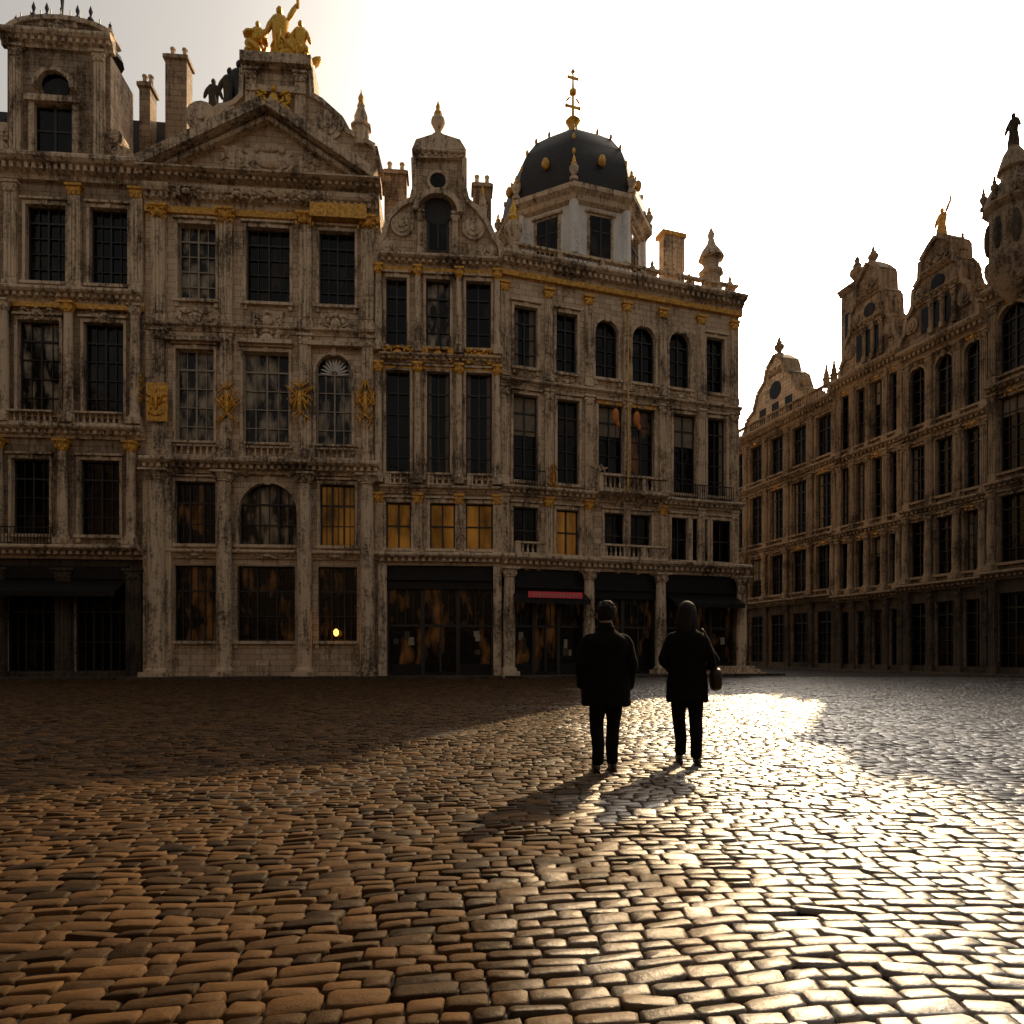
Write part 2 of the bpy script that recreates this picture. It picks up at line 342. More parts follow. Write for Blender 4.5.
for x in (-64,8,72,138): b.col(b.u(x),z[2]+.3,z[3]-.45,.22,.3,cap='gilding_worn' if x==72 else 'stone_trim'); b.pil(b.u(x+4 if x<130 else x),z[3]+.25,z[4]-.3,.55,.18,cap='gilding_worn' if x>70 else 'stone_trim')
for i,zz in enumerate(z[1:4]): b.cornice(0,E,zz-.35,.6,.55+(i==0)*.3); 
b.box('gilding_worn',0,E,z[3]-.62,z[3]-.38,0,.2)
for x in (-34,31,100): b.balus(b.u(x)-1.2,b.u(x)+1.2,z[2]+.25,.6,.35)
b.ironrail(b.u(8),b.u(60),z[1]+.25,.8,.75)
b.cornice(0,E,z[4]-.2,.95,.85)
for x in (-40,38,106): b.carving('stone_trim',b.u(x),z[3]-.9,.1,1.3,.6)
b.carving('gilding_worn',b.u(140),b.z(140,390),.35,.5,1.5)
b.body(0,E,z[4]+.6)
b.prof('slate',.3,E,[(-3,z[4]+.5),(-10,z[4]+.5),(-10,b.z(130,120,-5)),(-5,b.z(130,120,-5))])
# tower gable
a0,a1=uu(b,4,108); zt=zs(48); zb=z[4]+.75
b.box('stone_grey',a0,a1,zb,zt,-2.6,-.25)
u0,u1=uu(b,34,72); b.mb('glass').add([(u0,.235,zb+.1),(u1,.235,zb+.1),(u1,.235,zs(106)),(u0,.235,zs(106))],[(0,1,2,3)])
b.box('frame_dark',(u0+u1)/2-.05,(u0+u1)/2+.05,zb+.1,zs(106),-.24,-.2); b.box('frame_dark',u0,u1,zs(130)-.04,zs(130)+.04,-.24,-.2)
uc=(u0+u1)/2
b.box('stone_trim',u0-.25,u0,zb,zs(100),-.25,.0); b.box('stone_trim',u1,u1+.25,zb,zs(100),-.25,.0)
b.box('stone_trim',u0-.4,u1+.4,zs(104),zs(98),-.25,.12)
b.disc('glass',uc,zs(84),.62,-.25,-.2); b.coping('stone_trim',[(uc-.75*math.cos(math.pi*i/10),zs(88)+.75*math.sin(math.pi*i/10)) for i in range(11)],.2,-.25,.05)
for x in (14,98): b.pil(b.u(x),zb,zt,.5,.2,w0=-.25)
b.cornice(a0-.2,a1+.2,zt,.7,.5,w0=-.25)
um=(a0+a1)/2; R=(a1-a0)/2
b.lathe('slate',um,-1.5,[(R,zt+.7),(R*.95,zt+1.0),(R*.7,zt+1.4),(R*.35,zt+1.6),(R*.3,zt+1.9),(.05,zt+1.95)],20,sq=.55)
b.coping('stone_trim',[(um-R*math.cos(math.pi*i/12),zt+.7+.8*math.sin(math.pi*i/12)) for i in range(13)],.22,-.9,-.2)
b.poly('stone_grey',[(um-R*math.cos(math.pi*i/12),zt+.69+.8*math.sin(math.pi*i/12)) for i in range(13)],-.8,-.3)
for dx in (-1.3,-.7,0,.7,1.3): b.lathe('iron',um+dx,-.5,[(.12,zt+1.2),(.05,zt+1.6),(.16,zt+1.8),(.04,zt+2.0),(.1,zt+2.2+(dx==0)*.6),(.01,zt+2.5+(dx==0)*1.0)],6)
for k in range(9): b.box('iron',um-1.9+k*.45,um-1.86+k*.45,zt+1.2,zt+2.3-.1*abs(k-4),-.52,-.48)
b.carving('stone_trim',um,zt+1.0,-.2,1.8,.8)
for x in (8,104): b.obelisk('stone_trim',b.u(x),zt+.7,-.6,1.2,.22,'iron')
for sg,xx in ((1,118),(-1,-8)):
    c=b.u(xx); b.scroll('stone_trim',c,zb+.6,.62,-1,-.3); b.box('stone_grey',c-.55,c+.75,zb,zb+.9,-1.2,-.35); b.scroll('stone_trim',c-sg*.35,zb+1.6,.42,-1,-.3)
b.chimney(b.u(148,-4),b.z(148,106,-4),-4,1.0,.55,'stone_grey'); b.chimney(b.u(179,-4),b.z(179,90,-4),-4,1.6,1.1,'stone_grey')
b.done()
# ============ pediment house (b2)
b=Bld('guild_house_with_pediment',J-X1*17.0,Y1); b.wallmat='stone_pale'
E=17.0-5.92; zs=lambda y:b.z(262,y)
z=[0,zs(553),zs(468),zs(330),zs(212)]
b.storey(0,E,0,z[1],b.W(262,566,641,[(174,218,0,'glass_shop'),(237,295,0,'glass_shop'),(318,357,0,'glass_shop')]),nh=2,nv=2,surr=False)
b.storey(0,E,z[1],z[2],b.W(262,483,545,[(175,216,0,'glass_shop'),(239,297,True,'glass_curtain'),(320,355,0,'glass_amber')]),nh=2,nv=2)
b.storey(0,E,z[2],z[3],b.W(262,352,446,[(176,214,0,'glass_curtain','frame_pale'),(243,289,0,'glass_curtain','frame_pale'),(316,352,True,'glass_curtain','frame_pale')]),nh=4)
b.storey(0,E,z[3],z[4],b.W(262,228,303,[(178,216,0,'glass_curtain','frame_pale'),(246,290),(319,355)]),nh=4)
for x in (160,227,306,368):
    b.col(b.u(x),.0,z[2]-.35,.36 if x!=160 else .42,.42,'stone_trim'); 
    b.pil(b.u(x),z[2]+.35,z[3]-.2,.55,.22); b.pil(b.u(x),z[3]+.1,z[4]-.02,.6,.25,cap='gilding_worn')
    b.carving('gilding_worn',b.u(x),z[4]-.45,.32,.9,.7,6)
b.box('stone_trim',.02,1.3,0,z[2]-.4,.002,.32)
for x in (229,301,366): b.carving('gilding_worn',b.u(x),b.z(x,405),.3,.8,2.1,12)
b.box('gilding_worn',b.u(150),b.u(171),b.z(160,424),b.z(160,386),.32,.42); b.carving('gilding',b.u(160),b.z(160,405),.42,.6,1.4)
b.cornice(0,E,z[1]-.3,.4,.4,dent=False); b.cornice(0,E,z[2]-.35,.65,.75); b.cornice(0,E,z[3]-.2,.3,.3,dent=False); b.cornice(0,E,z[4],.9,.5,gold=True)
b.storey(0,E,z[4],zs(180),[])
b.box('gilding_worn',b.u(312),b.u(368),zs(220),zs(206),.51,.56)
for x in (190,240,272,305): b.carving('stone_trim',b.u(x),zs(202),.5,1.6,.5)
for x in (196,268,336): b.carving('stone_trim',b.u(x),zs(322),.12,1.6,1.0,10); b.balcony(b.u(x)-1.15,b.u(x)+1.15,zs(462),.75,.75); b.carving('stone_trim',b.u(x),zs(556),.2,1.4,.4,6)
b.carving('stone_trim',b.u(267),zs(340),.15,2.2,.9,10)
for x in (196,267,336): b.box('stone_trim',b.u(x)-1.3,b.u(x)+1.3,zs(346),zs(342),.0,.4)
for k in range(12): # shell in the arched window
    a=math.pi*(k+.5)/12; c_=b.u(334); b.blob('stone_white',c_+.42*math.cos(a),zs(372)+.55*math.sin(a),-.2,.05,.3,.05,a-math.pi/2)
# pediment
pl,pr,pa=(b.u(149),zs(183)),(b.u(374),zs(183)),(b.u(270),zs(119))
b.cornice(-.1,E+.1,zs(192),.5,.95)
b.poly('stone_pale',[pl,pr,pa],-.6,.1)
b.coping('stone_trim',[pl,pa,pr],.45,-.5,.95); b.coping('stone_trim',[(pl[0]+.6,pl[1]+.02),(pa[0],pa[1]-.35),(pr[0]-.6,pr[1]+.02)],.2,-.3,.5)
b.carving('stone_trim',pa[0],pl[1]+1.0,.15,4.5,1.3,26)
b.body(0,E,zs(188),roof=0); 
b.box('slate',.3,E-.3,zs(188)-.1,zs(150),-10.5,-2.4)
q=lambda x0,y0,x1,y1,m,w0,w1:b.box(m,b.u(x0),b.u(x1),b.z(270,y1),b.z(270,y0),w0,w1)
ax=[(186,165),(190,128),(205,122),(212,104),(232,96),(240,88),(241,60),(306,60),(308,88),(318,94),(338,112),(345,125),(372,140),(378,165)]
b.poly('stone_sand',[b.px(*p) for p in ax],-2.2,-.62); b.coping('stone_trim',[b.px(*p) for p in ax],.22,-2.3,-.45)
q(238,58,310,48,'stone_trim',-2.2,-.2); q(244,86,304,80,'stone_trim',-.6,-.3)
for x in (248,298): b.pil(b.u(x),zs(116),zs(62),.5,.2,w0=-.6)
b.carving('gilding',b.u(272),zs(94),-.3,1.5,1.3,16)
for x in (197,222,326): b.scroll('stone_trim',b.u(x),zs(112),.75,-1.6,-.5)
b.lathe('slate',b.u(327,-2),-2,[(1.1,zs(112)),(1.1,zs(100)),(.8,zs(88)),(.2,zs(83))],16)
b.obelisk('stone_trim',b.u(359),zs(130),-.8,3.0,.42,'gilding_worn'); 
for x,h,m in ((205,2.0,'stone_dark_and_shade'),(222,2.6,'stone_dark_and_shade'),(232,3.0,'iron')): b.statue(m,b.u(x),zs(104),-1.2,h)
b.statue('gilding',b.u(274),zs(47),-1.1,3.0,1); b.statue('gilding',b.u(252),zs(47),-1.0,2.1); b.statue('gilding',b.u(296),zs(47),-1.0,2.3)
for k in range(34): b.blob('gilding',b.u(random.uniform(243,309)),zs(47)+random.uniform(.05,1.5),-1+random.uniform(-.3,.4),random.uniform(.12,.35),random.uniform(.15,.5),.3,random.uniform(-1,1))
b.lathe('lamp_glow',b.u(337),.25,[(.05,zs(636)),(.12,zs(634)),(.12,zs(631)),(.04,zs(629))],8,tag='lamp')
b.box('iron',b.u(337)-.02,b.u(337)+.02,zs(629),zs(624),.22,.27); b.box('iron',b.u(337)-.02,b.u(337)+.02,zs(624),zs(623),.0,.27)
b.done()
# ============ b3 curved gable
b=Bld('guild_house_with_curved_gable',J-X1*5.92,Y1); b.wallmat='stone_sand'
E=5.92; zs=lambda y:b.z(440,y)
z=[0,zs(560),zs(490),zs(360),zs(268)]
b.shop(.35,E-.35,0,4.9,3,awn=False); b.box('shopfront_shade_black',0,E,4.9,z[1],-.36,.02)
for x in (0.15,E-.15): b.box('stone_trim',x-.2,x+.2,0,z[1]-.3,-.3,.35)
lit=[(386,411,0,'glass_amber'),(430,455,0,'glass_amber'),(466,493,0,'glass_amber')]
b.storey(0,E,z[1],z[2],b.W(440,503,549,lit),nh=1)
b.storey(0,E,z[2],z[3],b.W(440,372,478,[(386,410),(427,450),(466,492)]),nh=4)
b.storey(0,E,z[3],z[4],b.W(440,280,348,[(386,407),(426,450,0,'glass_curtain'),(466,491)]),nh=3)
for x in (379,418,459,497):
    b.col(b.u(x),z[2]+.25,z[3]-.3,.17,.22,cap='gilding_worn'); b.col(b.u(x),z[3]+.25,z[4]-.1,.16,.22,cap='gilding_worn'); b.pil(b.u(x),z[1]+.1,z[2]-.2,.4,.14,cap='gilding_worn')
b.cornice(0,E,z[1]-.3,.6,.7); b.cornice(0,E,z[2]-.2,.35,.4,dent=False); b.cornice(0,E,z[3]-.2,.35,.45,gold=False); b.cornice(0,E,z[4]-.1,.5,.6,gold=True)
for x in (398,438,479): b.carving('gilding_worn',b.u(x),zs(357),.22,1.5,.75,12); b.box('gilding_worn',b.u(x)-.8,b.u(x)+.8,z[3]-.5,z[3]-.25,0,.1)
for x in (398,440,479): b.balus(b.u(x)-.6,b.u(x)+.6,z[2]+.15,.6,.3)
g=[(378,264),(380,246),(386,238),(391,220),(402,208),(414,203),(417,190),(416,160),(462,160),(462,190),(465,203),(476,212),(486,226),(492,240),(498,248),(499,264)]
b.poly('stone_sand',[b.px(*p) for p in g],-1.0,-.02); b.coping('stone_trim',[b.px(*p) for p in g],.24,-1.1,.16)
b.body(0,E,zs(264),roof=4.5)
uc=b.u(438)
b.box('frame_dark',uc-.55,uc+.55,zs(252),zs(212),-.02,.03); b.box('glass',uc-.42,uc+.42,zs(250),zs(213),-.02,.05); b.box('frame_dark',uc-.04,uc+.04,zs(250),zs(213),.05,.08)
b.coping('stone_trim',[(uc-.95*math.cos(math.pi*i/12),zs(216)+.85*math.sin(math.pi*i/12)) for i in range(13)],.26,-.02,.45)
b.disc('slate',uc,zs(212),.7,.0,.07)
for k in (-1,1): b.pil(uc+k*.85,zs(258),zs(214),.28,.2); b.scroll('stone_trim',uc+k*1.75,zs(228),.55,-.3,.12); b.scroll('stone_trim',uc+k*2.5,zs(250),.4,-.3,.12)
b.disc('glass',uc,zs(182),.38,-.02,.03); b.coping('stone_trim',[(uc+.4*math.cos(2*math.pi*i/16),zs(182)+.4*math.sin(2*math.pi*i/16)) for i in range(17)],-.14,-.02,.12)
b.cornice(b.u(413),b.u(465),zs(160),.35,.3)
b.poly('stone_trim',[b.px(412,153),b.px(466,153),b.px(460,143),b.px(438,136),b.px(416,143)],-.8,.25)
b.urn('stone_trim',uc,zs(137),-.3,2.1,.36,'gilding'); 
for x,y,h in ((417,152,.9),(461,152,.9),(386,236,1.2),(483,212,1.8)): b.obelisk('stone_trim',b.u(x),zs(y),-.4,h,.22,'gilding_worn')
b.chimney(b.u(396,-4),b.z(396,205,-4),-4,1.7,1.2,'stone_grey'); b.chimney(b.u(482,-4),b.z(482,205,-4),-4,1.0,1.0,'stone_grey')
b.done()
# ============ b4 corner house with dome
b=Bld('corner_guild_house_with_dome',J,Y4); b.wallmat='stone_pale'
E=b.u(739); xr=525; zs=lambda y:b.z(xr,y)
z=[0,zs(562),zs(492),zs(384),zs(284)]
b.shop(.45,b.u(583),0,4.6,3); b.shop(b.u(590),b.u(655),0,4.6,2,awn=False); b.shop(b.u(664),E-.35,0,4.6,3)
b.box('shopfront_shade_black',.02,E-.02,4.6,z[1],-.36,.03)
b.box('red_sign',b.u(528,1.1),b.u(582,1.1),b.z(555,598,1.1),b.z(555,592,1.1),1.12,1.16)
for i in range(14): b.box('frame_pale',b.u(532,1.1)+i*.18,b.u(532,1.1)+i*.18+.07,b.z(555,597,1.1),b.z(555,593.5,1.1),1.16,1.17)
for x in (504,586,657,737): b.col(b.u(x)+(.15 if x==504 else 0),0,z[1]-.35,.3,.4,'stone_trim')
w3=b.W(xr,507,553,[(513,538),(556,579,0,'glass_amber'),(604,651),(671,688),(692,707),(712,732)])
b.storey(0,E,z[1],z[2],w3,nh=1)
b.storey(0,E,z[2],z[3],b.W(xr,395,481,[(513,538),(557,579),(598,623),(630,654,0,'glass_shop'),(673,696),(707,726)]),nh=4)
b.storey(0,E,z[3],z[4],b.W(xr,307,368,[(514,537),(556,577),(595,618,True),(632,655,True),(669,690,True),(706,724)]),nh=3)
for x in (504,548,588,626,662,700,733):
    b.pil(b.u(x),z[1]+.1,z[2]-.2,.4,.15,cap='gilding_worn' if x in(588,548,662) else 'stone_trim'); b.pil(b.u(x),z[2]+.3,z[3]-.2,.42,.18); b.pil(b.u(x),z[3]+.25,z[4]-.1,.42,.18,cap='gilding_worn')
b.storey(0,E,z[4],zs(262),[])
b.cornice(-.02,E+.3,z[1]-.35,.65,.8); b.cornice(0,E,z[2]-.25,.45,.6); b.cornice(0,E,z[3]-.2,.35,.35,dent=False); b.cornice(0,E+.1,zs(274),.75,.7,gold=True)
b.balus(b.u(512),E-.2,zs(263),.85,.1)
b.balcony(b.u(592),b.u(660),z[2]+.22,.95,.85)
b.ironrail(b.u(510),b.u(542),z[2]+.2,.8,.5); b.ironrail(b.u(670),b.u(728),z[2]+.2,.8,.5)
b.balcony(b.u(594),b.u(660),z[1]+.32,.85,.7); b.balcony(b.u(511),b.u(541),z[1]+.32,.8,.6)
for x in (525,567,640,680): b.carving('stone_trim',b.u(x),z[3]+.35,.1,1.1,.5)
for x in (525,567,606,644,680,715): b.carving('gilding_worn',b.u(x),zs(270),.12,1.3,.35,5)
b.box('gilding_worn',b.u(596),b.u(656),z[3]-.55,z[3]-.3,0,.1)
b.carving('gilding_worn',b.u(551),b.z(551,480),.3,.35,1.4); b.carving('stone_trim',b.u(595),b.z(595,484),.5,.7,1.6)
b.lathe('gilding_worn',b.u(626,.7),.95,[(.05,z[2]+.2),(.04,z[2]+5.5),(.035,z[4]-1),(.09,z[4]-.95),(.01,z[4]-.6)],8)
for x,y in ((613,418),(634,421)): b.blob('cloth_orange',b.u(x,.6),b.z(x,y,.6),.9,.2,.42,.18); b.blob('cloth_orange',b.u(x,.6)+.1,b.z(x,y,.6)-.35,.92,.12,.25,.1,.4); b.lathe('iron',b.u(x,.6),.9,[(.02,z[2]+.3),(.02,b.z(x,y)+.5)],6)
b.body(0,E,zs(262),roof=0,depth=11); b.box('slate',.8,E-2.5,zs(262)-.1,zs(250),-10,-6)
# drum + dome
dw=-4.4; du,_=b.px(573,300,dw); Z=lambda y:b.z(573,y,dw)
Rr=(b.u(636,dw)-b.u(510,dw))/2
Zf=lambda y:b.z(573,y,dw+Rr*.92)
zb=zs(262)-.1
o8=math.pi/8
def L8(m,pr,tag=None): b.lathe(m,du,dw,[(r/math.cos(o8),zz) for r,zz in pr],8,o8,tag=tag)
zt=Zf(188)
L8('stone_white',[(Rr*.96,zb),(Rr*.96,Zf(256)),(Rr*.92,Zf(255)),(Rr*.92,zt-.6)])
L8('stone_trim',[(Rr*.93,zt-.8),(Rr*.98,zt-.7),(Rr*1.0,zt-.45),(Rr*1.06,zt-.25),(Rr*1.06,zt),(Rr*.9,zt+.1)])
H=Z(142)-zt
L8('slate',[(Rr*.97,zt),(Rr*.97,zt+.16*H),(Rr*.93,zt+.34*H),(Rr*.84,zt+.54*H),(Rr*.68,zt+.72*H),(Rr*.46,zt+.87*H),(Rr*.26,zt+.96*H),(Rr*.2,zt+.98*H),(Rr*.18,zt+1.02*H),(.01,zt+1.04*H)],'dome')
for i in range(8):
    a=o8+i*math.pi/4
    for r,k in ((1.06,.05),(1.04,.18),(1.0,.36),(.9,.56),(.73,.74),(.48,.9)): b.blob('gilding_worn',du+Rr*r*math.cos(a),zt+k*H,dw-Rr*r*math.sin(a),.09,.2,.09)
    a3=i*math.pi/4; b.blob('gilding_worn',du+Rr*.98*math.cos(a3),zt+.3*H,dw-Rr*.98*math.sin(a3),.22,.32,.2)
    r=Rr*1.1; b.urn('stone_trim',du+r*math.cos(a),zt+.1,dw-r*math.sin(a),1.4,.25,'gilding')
    r=Rr*.92/math.cos(o8); cu,cw=du+r*math.cos(a),dw-r*math.sin(a)
    b.lathe('stone_white',cu,cw,[(.28,Zf(254)),(.26,zt-.7)],8,tag=None)
    a2=i*math.pi/4; t=Vector((-math.sin(a2),math.cos(a2))); n=Vector((math.cos(a2),math.sin(a2)))
    zl,zh=Zf(252),Zf(212)
    for (hw,z0,z1,dd,m) in ((.78,zl-.1,zh+.12,.03,'stone_trim'),(.6,zl,zh,.06,'glass'),(.04,zl,zh,.09,'frame_dark'),(.6,(zl+zh)/2+.2,(zl+zh)/2+.27,.09,'frame_dark'),(.9,zh+.14,zh+.26,.16,'stone_trim')):
        c=Vector((du,-dw))+n*(Rr*.92+dd); p=c+t*hw; q_=c-t*hw; pb=p-n*.2; qb=q_-n*.2
        b.mb(m).add([(p.x,p.y,z0),(q_.x,q_.y,z0),(q_.x,q_.y,z1),(p.x,p.y,z1),(pb.x,pb.y,z0),(qb.x,qb.y,z0),(qb.x,qb.y,z1),(pb.x,pb.y,z1)],[(0,1,2,3),(4,5,6,7),(0,4,7,3),(1,5,6,2),(3,2,6,7),(0,1,5,4)])
b.lathe('gilding',du,dw,[(.55,Z(142)),(.6,Z(136)),(.25,Z(131)),(.3,Z(126)),(.45,Z(122)),(.3,Z(119)),(.09,Z(116)),(.07,Z(96)),(.2,Z(94)),(.22,Z(91)),(.07,Z(88)),(.05,Z(74)),(.13,Z(72)),(.01,Z(68))],12)
b.box('gilding',du-.42,du+.42,Z(108),Z(106),dw-.05,dw+.05); b.box('gilding',du-.35,du+.35,Z(79),Z(77),dw-.05,dw+.05)
for k in (-1,1): b.blob('gilding',du+k*.42,Z(107),dw,.1,.12,.08); b.blob('gilding',du+k*.3,Z(100),dw,.06,.25,.05,k*.7)
b.urn('stone_trim',b.u(517),zs(252),-.6,3.0,.5,'gilding')
b.obelisk('stone_pale',b.u(711,-.6),b.z(711,300,-.6),-.6,4.4,.55,'stone_trim')
b.lathe('stone_trim',b.u(711,-.6),-.6,[(.75,b.z(711,252)),(.6,b.z(711,246)),(.2,b.z(711,236)),(.05,b.z(711,224))],8)
b.box('stone_pale',b.u(664,-3),b.u(684,-3),zs(262)-.2,b.z(674,236,-3),-3.6,-3); b.box('gilding_worn',b.u(662,-3),b.u(686,-3),b.z(674,236,-3),b.z(674,232,-3),-3.8,-2.9)
for x in (665,674,683): b.box('stone_trim',b.u(x,-3)-.1,b.u(x,-3)+.1,b.z(674,270,-3),b.z(674,236,-3),-3,-2.95)
b.urn('stone_trim',b.u(733),b.z(733,300),-.3,1.6,.3); b.urn('stone_trim',b.u(655),b.z(655,285),-.3,1.6,.3); b.urn('stone_trim',b.u(692),b.z(692,292),-.3,1.3,.25)
for i in range(3): b.box('stone_trim',b.u(662)-.2,E+.5-i*.1,.0+.16*i,.16*(i+1),.2,1.7-i*.35)
b.done()
# ============ right row
PN=Vector((26.5,35)); PF=PN+Vector((-.2711,.9626))*40; Y5=math.atan2(-.9626,.2711)
ref=Bld('ref',PF,Y5)
def rowhouse(name,ua,ub,H,nb,wm,levels,top=None,dep=11,fr=None,trim='stone_trim_brown'):
    fr=fr or ref
    b=Bld(name,fr.P0+fr.X*ua,fr.yaw); b.wallmat=wm; b.trim=trim; E=ub-ua
    zz=[0]+levels; d=E/nb
    for k in range(len(levels)):
        z0,z1=zz[k],zz[k+1]; hh=z1-z0
        wins=[]
        for i in range(nb):
            hw=d*.31
            if k==0: wins.append((d*(i+.5)-hw*1.15,d*(i+.5)+hw*1.15,.4,z1-1.0,False))
            else: wins.append((d*(i+.5)-hw,d*(i+.5)+hw,z0+.6,z1-.65,(k==len(levels)-1 and nb%2==1)))
        if k==0: b.wallmat='stone_dark_and_shade'  # street-level shade painted into the wall and pilaster colour
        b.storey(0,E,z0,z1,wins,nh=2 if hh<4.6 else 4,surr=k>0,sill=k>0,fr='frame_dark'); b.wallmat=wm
        for i in range(nb+1):
            u=min(max(d*i,.25),E-.25); mm='stone_dark_and_shade' if k==0 else 'stone_trim'
            if k==0: b.pil(u,z0+.05,z1-.3,.42,.18,m=mm,cap=mm)
            elif k==1: b.col(u,z0+.2,z1-.3,.2,.25)
            else: b.pil(u,z0+.2,z1-.3,.42,.18)
        b.cornice(0,E,z1-.3,.45 if k<len(levels)-1 else .8,.5+.25*(k in (0,len(levels)-1)))
        if k: 
            for i in range(nb): b.carving('stone_trim' if random.random()>.4 else 'gilding_worn',d*(i+.5),z1-.45,.1,.9,.4,4)
    b.body(0,E,levels[-1]+.3,dep,roof=0 if top is None else 3.0)
    return b,E
uA,uB,uC,uD=[ref.u(x) for x in (838,905,990,1500)]
b,E=rowhouse('guild_range',0,uA,19.2,10,'stone_brown',[5.2,9.6,14.8,19.0])
b.balus(0,E,19.6,.8,.1); 
c=b.u(776); zt=19.5
g=[(-4,0),(-3.6,1.2),(-2.6,1.7),(-2.1,3.0),(-1.2,3.6),(-.9,4.6),(0,5.3),(.9,4.6),(1.2,3.6),(2.1,3.0),(2.6,1.7),(3.6,1.2),(4,0)]
b.poly('stone_pale',[(c+p[0],zt+p[1]) for p in g],-1.2,.05); b.coping('stone_trim',[(c+p[0],zt+p[1]) for p in g],.25,-1.3,.2)
b.urn('stone_trim',c,zt+5.3,-.3,1.7,.4); b.urn('stone_trim',c-3,zt+1.5,-.3,1.6,.3); b.urn('stone_trim',c+3,zt+1.5,-.3,1.6,.3)
b.disc('glass',c,zt+2.6,.7,.05,.1); b.carving('stone_trim',c,zt+4,.1,1.4,.8)
for k in (-1.6,0,1.6): b.box('glass',c+k-.4,c+k+.4,zt+.4,zt+1.6,.05,.1)
for k in range(6): b.obelisk('stone_trim',c+5.5+k*1.6 if c+5.5+k*1.6<E else E-.5,20.3,-.1,1.8,.24)
b.done()
def gable(b,c,zt,hw,H,m):
    g=[(-1,0),(-1,.12),(-.86,.2),(-.8,.34),(-.62,.42),(-.58,.62),(-.42,.68),(-.4,.86),(-.2,.94),(0,1),(.2,.94),(.4,.86),(.42,.68),(.58,.62),(.62,.42),(.8,.34),(.86,.2),(1,.12),(1,0)]
    P=[(c+p[0]*hw,zt+p[1]*H) for p in g]
    b.poly(m,P,-1.0,-.02); b.coping('stone_trim',P,.25,-1.1,.2)
    for k in (-.3,0,.3): b.box('frame_dark',c+k*hw-.42,c+k*hw+.42,zt+.12*H,zt+.38*H,-.02,.03); b.box('glass',c+k*hw-.34,c+k*hw+.34,zt+.13*H,zt+.37*H,-.02,.05); b.pil(c+(k+.15)*hw,zt+.08*H,zt+.42*H,.25,.15)
    b.cornice(c-.6*hw,c+.6*hw,zt+.42*H,.35,.35); b.cornice(c-.4*hw,c+.4*hw,zt+.68*H,.3,.3)
    b.disc('glass',c,zt+.56*H,.45,-.02,.05); b.carving('stone_trim',c,zt+.78*H,.1,1.3,.8,10)
    for k in (-1,1):
        b.scroll('stone_trim',c+k*.72*hw,zt+.26*H,.5,-.4,.12); b.scroll('stone_trim',c+k*.5*hw,zt+.54*H,.35,-.4,.12)
        b.obelisk('stone_trim',c+k*.92*hw,zt+.14*H,-.4,2.4,.3); b.obelisk('stone_trim',c+k*.5*hw,zt+.66*H,-.4,1.8,.22); b.statue('stone_trim',c+k*.76*hw,zt+.36*H,-.4,1.6)
b,E=rowhouse('gabled_guild_house',uA,uB,20,4,'stone_grey',[5.0,9.4,14.6,19.6],1)
gable(b,E*.5,20,E*.42,6.9,'stone_grey'); b.urn('stone_trim',E*.5,26.8,-.3,1.4,.35)
b.box('stone_grey',.2,1.6,20,26.0,-1.6,-.1); b.cornice(.1,1.7,26.0,.4,.3,w0=-.1); b.urn('stone_trim',.9,26.4,-.8,2.4,.5)
b.box('glass',.6,1.2,22.5,24.6,-.1,-.05)
b.done()
b,E=rowhouse('gabled_guild_house',uB,uC,20,3,'stone_brown',[5.2,9.8,14.4,19.2],1)
gable(b,E*.42,19.7,E*.45,5.9,'stone_brown'); b.statue('gilding_worn',E*.42,25.5,-.3,1.9,1)
b.chimney(E*.9,21,-3,2.4)
b.done()
b,E=rowhouse('guild_house_with_turret',uC,uC+18,21,7,'stone_brown',[5.4,10.2,15.4,20.2],1)
b.balus(0,E,20.8,.9,.1)
tu=b.u(1012,.2); tw=.1
b.lathe('stone_trim',tu,tw,[(.1,19.5),(.8,20.3),(1.25,21.2),(1.3,21.6),(1.1,21.7),(1.1,24.2),(1.4,24.5),(1.35,24.8),(1.1,25.4),(.6,25.9),(.55,26.3),(.75,26.4),(.5,27.2),(.15,27.8),(.22,28.1),(.05,28.6),(.01,29.4)],12)
for k in range(8):
    a=k*math.pi/4; b.blob('stone_dark_and_shade',tu+1.08*math.cos(a),23,tw+1.08*math.sin(a),.22,.9,.22); b.urn('stone_trim',tu+1.3*math.cos(a),24.7,tw+1.3*math.sin(a),1.3,.18)
b.statue('stone_dark_and_shade',tu,27.6,tw,1.8)
for k in range(4): b.obelisk('stone_trim',.8+k*1.3,20.9,-.3,2.4+.8*(k%2),.32)
gable(b,10,20.5,4,6.5,'stone_brown')
b.done()
# the two remaining sides of the enclosed square, behind and to the left of the camera
fr=Bld('ref',(38,-17),math.pi)
b,E=rowhouse('guild_range',0,76,20,24,'stone_grey',[5.2,10.0,15.0,20.0],1,fr=fr); b.done()
fr=Bld('ref',(-31,-16),math.radians(86))
b,E=rowhouse('guild_range',0,42,20,14,'stone_grey',[5.2,10.0,15.0,20.0],1,fr=fr); b.done()
